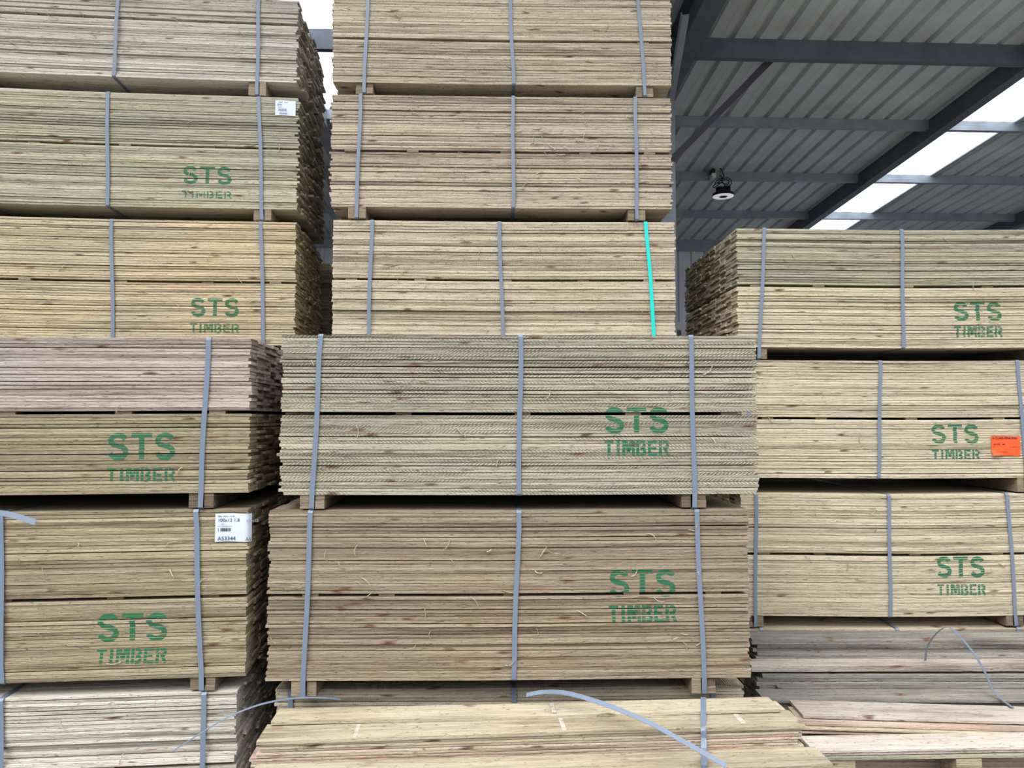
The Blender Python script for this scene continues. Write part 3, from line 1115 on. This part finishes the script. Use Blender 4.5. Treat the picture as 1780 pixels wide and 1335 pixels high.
zk = at(1396, 1243, 3.20).z
zf_ = at(1413, 1304, 2.98).z
flat = [
    # label, wood, left px, D, top z, width, thick, length, yaw, tilt, bow
    ('broad flat grey plank at the back of the pinkish planks', 'grey', 1330, 3.40, at(1330, 1214, 3.42).z, .135, .014, 2.0, 0, 0, 0),
    ('broad pale plank with two knots, topmost of the loose planks', 'bleach', 1396, 3.20, zk, .17, .0135, 1.9, -2.2, -.012, -.002),
    ('narrow reddish plank just under the knotty pale plank', 'rose', 1392, 3.165, zk - .016, .17, .012, 1.9, -2.2, -.012, -.004),
    ('thin brown plank edge below the narrow reddish plank', 'cream', 1390, 3.15, zk - .031, .17, .010, 1.9, -2.0, -.010, -.004),
    ('bowed thin dark plank above the front pale plank', 'rose', 1390, 3.14, zk - .046, .14, .006, 1.9, -2.0, -.011, -.004),
    ('broad pale plank at the front of the loose planks, bottom right', 'bleach', 1413, 2.98, zf_, .13, .013, 1.9, 1.2, .005, .003),
    ('second board from the bottom under the front pale plank', 'pink', 1414, 2.984, zf_ - .0145, .13, .011, 1.9, 1.2, .005, .003),
    ('lowest greenish board under the front pale plank, resting on blocks', 'green', 1418, 2.978, zf_ - .027, .13, .014, 1.9, 1.1, .004, .002),
]
for i, (lb, wd, px, D, zz_, wdt, th, ln, yw, tl, bw) in enumerate(flat):
    py_ = HORIZON + 0
    x_ = at(px, 1260, D).x
    mb = MB()
    b = (lambda x, bw=bw, tl=tl, ln=ln: bw * math.sin(math.pi * x / ln) + tl * x)
    board_geom(mb, 0, ln, 0, wdt, -th, 0, random.Random(300 + i), 26, .0008, b, c=.0015)
    o = mb.build('loose_board', W_[wd])
    o.location = (x_, D, zz_)
    o.rotation_euler = (0, 0, R(yw))
    tag(o, lb, 'board')
zpl = zf_ - .027 - .014
for i, (px, D) in enumerate(((1465, 2.99), (1685, 2.99))):
    p = at(px, 1335, D)
    mb = MB()
    hb_ = zpl - .002 + (.004 if i else 0)
    mb.box(-.05, .05, 0, .11, 0, hb_, rl.random(), .002)
    o = mb.build('bearer_block', W_['cream'])
    o.location = (p.x, D, 0)
    tag(o, ['left squared block under the loose planks, at the bottom edge', 'right squared block under the loose planks, at the bottom edge'][i], 'block')
x_ = at(1400, 1300, 3.2).x
mb = MB()
fill_col(mb, x_, x_ + 1.75, 3.17, 3.29, 0, zk - .085)
tag(mb.build('stacked_boards', W_['rose']), 'reddish boards stacked beneath the thin dark plank', 'boards', kind='stuff')
mb = MB()
fill_col(mb, x_ - .1, x_ + 1.8, 3.42, 3.53, 0, at(1330, 1214, 3.42).z - .016)
tag(mb.build('stacked_boards', G), 'grey boards stacked beneath the broad flat grey plank', 'boards', kind='stuff')

# ------------------------------------------------------------------ loose straps
def bez(pts, n=40):
    """Catmull-Rom through the points"""
    P_ = [Vector(p) for p in pts]
    P_ = [P_[0] * 2 - P_[1]] + P_ + [P_[-1] * 2 - P_[-2]]
    out = []
    seg = len(P_) - 3
    for i in range(seg):
        a, b, c, d = P_[i:i + 4]
        m = max(3, n // seg)
        for k in range(m):
            t = k / m
            out.append(.5 * ((2 * b) + (-a + c) * t + (2 * a - 5 * b + 4 * c - d) * t * t + (-a + 3 * b - 3 * c + d) * t ** 3))
    out.append(P_[-2])
    return out


def loose_strap(pts, wd, label, w=.0185):
    c = bez(pts)
    base = c[0].copy()
    mb = MB()
    mb.ribbon([p - base for p in c], wd, w, .0012)
    o = mb.build('loose_strap', M_strap)
    o.location = base
    tag(o, label, 'strap')


loose_strap([at(915, 1208, 2.70), at(945, 1203, 2.68), at(985, 1205, 2.62), at(1045, 1222, 2.54), at(1120, 1252, 2.46), at(1190, 1290, 2.40), at(1262, 1331, 2.33)],
            Vector((.15, .8, .55)), 'loose blue grey strap arching over the cream planks to the lower right', .017)
loose_strap([at(300, 1306, 2.3), at(345, 1277, 2.35), at(400, 1245, 2.42), at(455, 1224, 2.5), at(510, 1214, 2.6), at(560, 1213, 2.68), at(592, 1216, 2.75)],
            Vector((.1, 1, .25)), 'thin loose strap curving in the dark gap by the opened pack', .007)
loose_strap([at(1608, 1152, 3.68), at(1612, 1125, 3.62), at(1626, 1103, 3.56), at(1645, 1090, 3.5), at(1662, 1100, 3.48), at(1690, 1132, 3.46), at(1712, 1168, 3.44), at(1726, 1200, 3.42), at(1742, 1216, 3.38), at(1760, 1230, 3.30)],
            Vector((.8, .5, -.1)), 'loose strap arched above the grey heap of boards, bottom right', .016)
loose_strap([at(-40, 885, 2.62), at(-12, 890, 2.60), at(20, 895, 2.58), at(62, 908, 2.57)], Vector((0, .3, 1)), 'short loose strap tail poking in at the left edge of the photo', .019)

# ------------------------------------------------------------------ building: roof, walls, floor
AZ = math.atan((890 - 832) / F)
SL = math.tan(math.atan((804 - HORIZON) / F)) * 1.0
U = Vector((math.cos(AZ), math.sin(AZ), 0))
Vh = Vector((-math.sin(AZ), math.cos(AZ), 0))
V = Vector((-math.sin(AZ), math.cos(AZ), -SL))
N = U.cross(V).normalized()          # roof normal, pointing up
RO = Vector((0, 0, 3.0 + CAMZ + SL * 5.88))


def roof_hit(px, py, drop=0.0):
    r = ray(px, py)
    o_ = Vector((0, 0, CAMZ)) - (RO - N * drop)
    t = -o_.dot(N) / r.dot(N)
    p = o_ + r * t
    return p.dot(U), p.dot(Vh)


def RP(u, v, w=0.0):
    return RO + U * u + V * v + N * w


vs_ = [roof_hit(1350, 68)[1], roof_hit(1350, 204)[1], roof_hit(1350, 300)[1], roof_hit(1350, 367)[1], roof_hit(1200, 417)[1]]
uR = roof_hit(1607, 214)[0]
uS = roof_hit(1613, 307)[0]
uR3 = roof_hit(1765, 372)[0]
u0 = roof_hit(1194, 62)[0]
uLr = roof_hit(568, 190)[0]
print('purlins v', [round(a, 2) for a in vs_], 'rafters', round(uLr, 2), round(u0, 2), round(uR, 2), round(uS, 2), round(uR3, 2))
V_END = vs_[4]
UMIN, UMAX = -7.5, 9.5
V0 = 3.2


def sheet(ua, ub, va, vb, w, name, mat, pitch=.2, th=.0008):
    """box-profile sheet: flat pans with narrow ribs standing up"""
    mb = MB()
    k0 = math.ceil(ua / pitch)
    us = [(ua, 0.0)]
    k = k0
    while k * pitch + .035 < ub:
        c = k * pitch
        if c - .03 > ua:
            us += [(c - .028, 0), (c - .014, .034), (c + .014, .034), (c + .028, 0)]
            m_ = c + pitch / 2
            if m_ + .012 < ub:
                us += [(m_ - .02, 0), (m_ - .016, .0012), (m_ + .016, .0012), (m_ + .02, 0)]
        k += 1
    us.append((ub, 0.0))
    vs = []
    for (u, h) in us:
        vs += [RP(u, va, w + h), RP(u, vb, w + h)]
    fs = []
    for i in range(len(us) - 1):
        fs.append((i * 2, i * 2 + 2, i * 2 + 3, i * 2 + 1))
    n = len(vs)
    vs2 = [p + N * th for p in vs]
    mb.add(vs + vs2, fs + [tuple(n + q for q in f[::-1]) for f in fs])
    o = mb.build(name, mat)
    return o


M_sky = NT('translucent_rooflight_sheet')
tr = M_sky.node('ShaderNodeBsdfTranslucent')
tr.inputs['Color'].default_value = (.93, .96, .98, 1)
tp = M_sky.node('ShaderNodeBsdfTransparent')
tp.inputs['Color'].default_value = (.92, .95, 1, 1)
mx = M_sky.node('ShaderNodeMixShader')
mx.inputs[0].default_value = .45
M_sky.l.new(tr.outputs[0], mx.inputs[1])
M_sky.l.new(tp.outputs[0], mx.inputs[2])
M_sky.l.new(mx.outputs[0], M_sky.out.inputs['Surface'])
M_sky = M_sky.mat

vLap = vs_[0] - .20
uLs = uLr + .95
lay = [(UMIN, uLr, V0, V_END + .35), (uLs, uR + .05, V0, V_END + .35), (uS, UMAX, V0, V_END + .35), (uLr, uLs, vs_[1], V_END + .35)]
n_ = 0
for (a, b, va, vb) in lay:
    if va < vLap:
        tag(sheet(a, b, va, vLap + .0, .003, 'ceiling', M_roof), kind='structure')
        tag(sheet(a, b, vLap - .03, vb, .0, 'ceiling', M_roof), kind='structure')
    else:
        tag(sheet(a, b, va, vb, .0, 'ceiling', M_roof), kind='structure')
tag(sheet(uLr, uLs, V0, vs_[1], .001, 'window_1', M_sky), kind='structure')
tag(sheet(uR + .045, uS, V0, V_END + .35, .001, 'window_2', M_sky), kind='structure')


def beam(prof, pa, pb, a, b, name, mat, label, cat, group=None):
    mb = MB()
    base = (pa + pb) / 2
    mb.extrude(prof, pa - base, pb - base, a, b)
    o = mb.build(name, mat)
    o.location = base
    tag(o, label, cat, group)
    return o


def cprof(h, w, t=.004, lip=.015):
    """C section hanging below 0: web on the near side"""
    return [(0, 0), (w, 0), (w, -lip), (w - t, -lip), (w - t, -t), (t, -t), (t, -h + t), (w - t, -h + t), (w - t, -h + lip), (w, -h + lip), (w, -h), (0, -h)]


def zprof(h, w, t=.004, lip=.018):
    return [(-w, 0), (0, 0), (0, -h + t), (w, -h + t), (w, -h + t + lip), (w + t, -h + t + lip), (w + t, -h), (-t, -h), (-t, -t), (-w, -t)]


plab = ['deepest roof purlin, nearest the camera, a wide dark steel beam', 'second roof purlin from the camera, pale steel with a lit lower lip',
        'roof purlin carrying the round lamp', 'roof purlin just above the topmost right pack', 'eaves beam along the top of the back wall']
for i, v in enumerate(vs_):
    h = [.165, .095, .095, .095, .165][i]
    mat = M_dgalv if i == 0 else M_galv
    if i == 4:
        pr = [(0, -.004), (.06, -.004), (.06, -h), (0, -h)]
    else:
        pr = cprof(h, .055)
    beam(pr, RP(UMIN + .02, v, -.001), RP(UMAX - .02, v, -.001), Vh, N, 'roof_purlin', mat, plab[i], 'beam', None)


def ibeam(h, w, t=.008):
    return [(-w / 2, 0), (w / 2, 0), (w / 2, -t), (t / 2, -t), (t / 2, -h + t), (w / 2, -h + t), (w / 2, -h), (-w / 2, -h), (-w / 2, -h + t), (-t / 2, -h + t), (-t / 2, -t), (-w / 2, -t)]


def boxp(h, w, off=0.0):
    return [(off, 0), (off + w, 0), (off + w, -h), (off, -h)]


RAF = [(boxp(.17, .10, .0), uR, M_dgalv, 'sloping roof rafter along the left edge of the bright right skylight'),
       (ibeam(.30, .15), u0 - .075, M_dgalv, 'big main rafter beside the middle stack top'),
       (boxp(.17, .12, -.12), uLr, M_galv, 'rafter beside the bright skylight in the left gap'),
       (boxp(.17, .10, .0), uR3, M_dgalv, 'rafter at the right edge of the photo')]
for pr, u, m, lb in RAF:
    beam(pr, RP(u, V0 + .05, -.0015), RP(u, V_END - .01, -.0015), U, N, 'roof_rafter', m, lb, 'beam')
# light strip trim on the far side of the skylight
beam([(0, 0), (.035, 0), (.035, -.012), (0, -.012)], RP(uS, V0, -.001), RP(uS, V_END - .01, -.001), U, N, 'edge_strip', M_galv, 'bright metal strip along the right edge of the skylight', 'strip')

# column with its haunch under the main rafter
pc = at(1170, 300, 5.95)
cx_ = pc.x
ucol = u0 - .075
cb = RP(ucol, 5.95, 0)
mb = MB()
hcol = cb.z - .30
prc = [(-.10, -.075), (.10, -.075), (.10, -.067), (.004, -.067), (.004, .067), (.10, .067), (.10, .075), (-.10, .075), (-.10, .067), (-.004, .067), (-.004, -.067), (-.10, -.067)]
mb.extrude([(b, a) for a, b in prc], Vector((0, 0, 0)), Vector((0, 0, hcol)), Vh, U)
root = empty('steel_column', (cx_ - .075, 6.06, 0), AZ)
tag(root, 'grey steel column standing behind the middle stack', 'column')
mb2 = MB()
mb2.v, mb2.f, mb2.t, mb2.m = mb.v, mb.f, mb.t, mb.m
Mi = Matrix.Rotation(-AZ, 4, 'Z')
mb2.v = [tuple(Mi @ Vector(p)) for p in mb2.v]
mb2.build('shaft', M_galv, root)
g = MB()
g.box(-.10, .10, -.12, .12, 0, .02)
g.build('base_plate', M_galv, root)


def strut(p, q, w, t, mat, name, label, cat='brace'):
    mid = (p + q) / 2
    mb = MB()
    d = (q - p).normalized()
    side = d.cross(Vector((0, 1, 0))).normalized()
    mb.extrude([(-w / 2, -t / 2), (w / 2, -t / 2), (w / 2, t / 2), (-w / 2 + .004, t / 2), (-w / 2 + .004, t / 2 + .03), (-w / 2, t / 2 + .03)], p - mid, q - mid, side, d.cross(side) * -1)
    o = mb.build(name, mat)
    o.location = mid
    tag(o, label, cat)


strut(at(1348, 96, 5.93), at(1150, 296, 5.99), .055, .006, M_brace, 'diagonal_brace', 'dark diagonal brace running from the deep purlin down to the column')
strut(at(1192, 26, 4.98), at(1167, 175, 5.70), .048, .012, M_galv, 'knee_brace', 'short pale knee brace at the column top beside the middle stack')

# back wall cladding: vertical ribs
back = MB()
ztop = RP(0, V_END, -.004).z
us = []
k = int(UMIN / .2)
pts = []
u = UMIN
while u < UMAX:
    pts += [(u, 0), (u + .13, 0), (u + .145, .03), (u + .185, .03)]
    u += .2
pts.append((u, 0))
wv = V_END + .09
vs = []
for (a, h) in pts:
    b = Vector((0, 0, 0)) + U * a + Vh * (wv - h)
    zt_ = (RP(a, wv, 0)).z - .003
    vs += [(b.x, b.y, 0), (b.x, b.y, zt_)]
nv = len(vs)
fs = [(i * 2, i * 2 + 2, i * 2 + 3, i * 2 + 1) for i in range(len(pts) - 1)]
back.add(vs, fs)
back.add([(x + Vh.x * .001, y + Vh.y * .001, z) for x, y, z in vs], [f[::-1] for f in fs])
tag(back.build('wall_back', M_wall), kind='structure')
for nm, ux in (('wall_left_unseen', UMIN), ('wall_right_unseen', UMAX)):  # unseen side walls, added to keep out light from the sides
    mb = MB()
    vs = []
    for vv, uu in ((1.0, ux), (wv, ux), (wv, ux + .05), (1.0, ux + .05)):
        b = U * uu + Vh * vv
        vs.append((b.x, b.y, 0))
    for vv, uu in ((1.0, ux), (wv, ux), (wv, ux + .05), (1.0, ux + .05)):
        b = U * uu + Vh * vv
        vs.append((b.x, b.y, RP(uu, vv).z - .003))
    mb.add(vs, [(0, 1, 5, 4), (2, 3, 7, 6), (0, 4, 7, 3), (1, 2, 6, 5), (4, 5, 6, 7), (0, 3, 2, 1)])
    tag(mb.build(nm, M_wall), kind='structure')
mb = MB()
mb.box(-30, 30, -25, 12.5, -.1, 0)
tag(mb.build('floor', M_floor), kind='structure')

p = at(1185, 563, V_END - .1)
mb = MB()
mb.box(-.045, .045, -.04, 0, -.06, .06, c=.004)
mb.box(-.045, .045, -.03, 0, -.14, -.075, mi=1)
o = mb.build('wall_box', [M_white, M_dgalv])
o.location = (p.x, (Vh * (V_END + .055)).y + p.x * math.tan(AZ), p.z)
tag(o, 'small white box low on the back wall in the narrow right gap', 'box')
ztc = packs[('CL', 0)].zt + packs[('CL', 0)].root.location.z
p = at(563, 474, 5.18)
mb = MB()
mb.box(-.045, .045, 0, .5, 0, .05, c=.002)
o = mb.build('batten', W_['cream'])
o.location = (p.x - .015, 5.19, ztc + .003)
tag(o, 'short orange tinted batten lying on the far pack in the left gap', 'batten')
# ------------------------------------------------------------------ round hanging lamp
ul, vl = roof_hit(1256, 335, .36)
pl = at(1257, 337, 8.40)
root = empty('high_bay_lamp', pl, 0)
tag(root, 'round black high bay lamp with white lens hanging under the roof', 'lamp')
rr = .123
mb = MB()
mb.lathe([(.002, .060), (.07, .060), (.075, .058), (.078, .02), (.118, .004), (rr, -.018), (rr, -.026), (rr - .006, -.028), (.001, -.028)], (0, 0, 0), 40)
mb.build('housing', M_black, root, smooth=False)
mb = MB()
for k in range(20):
    a = 2 * math.pi * k / 20
    M = Matrix.Rotation(a, 4, 'Z')
    mb.box(.03, .082, -.002, .002, .02, .075, M=M)
mb.build('cooling_fins', M_black, root)
mb = MB()
mb.lathe([(.118, -.0285), (.116, -.033), (.05, -.035), (.048, -.0345)], (0, 0, 0), 40)
mb.build('lens', M_lens, root, smooth=True)
mb = MB()
mb.lathe([(.048, -.030), (.044, -.034), (.036, -.034), (.034, -.028), (.001, -.028)], (0, 0, 0), 32)
mb.build('centre_ring', M_dgalv, root, smooth=True)
mb = MB()
pts = [(0, 0, .07), (.02, 0, .10), (0, 0, .13), (-.015, 0, .15), (0, 0, .168), (0, .04, .20), (0, .088, .245)]
mb.tube(bez(pts, 20), .006)
mb.build('hanging_hook', M_black, root)
mb = MB()
pts = [(.0, 0, .07), (.05, -.01, .075), (.09, -.01, .11), (.09, 0, .16), (.05, .01, .19), (0, 0, .17), (-.06, -.01, .13), (-.11, -.01, .09), (-.10, 0, .07), (-.05, .0, .11), (.02, -.01, .16), (.07, .0, .15), (.05, .0, .11), (-.02, 0, .13), (-.09, .01, .12), (-.06, 0, .16), (.01, 0, .19), (.0, 0, .24), (-.02, 0, .29), (-.07, 0, .31), (-.105, 0, .30), (-.11, 0, .28)]
mb.tube(bez(pts, 90), .0055, 8)
mb.build('cable', M_black, root)
mb = MB()
mb.box(-.128, -.095, -.03, .088, .235, .285, c=.003)
mb.build('plug', M_black, root)
mb = MB()
mb.box(-.132, -.088, -.03, .0905, .18, .235, c=.003)
mb.build('socket', M_white, root)
print('objects', len(scn.objects))
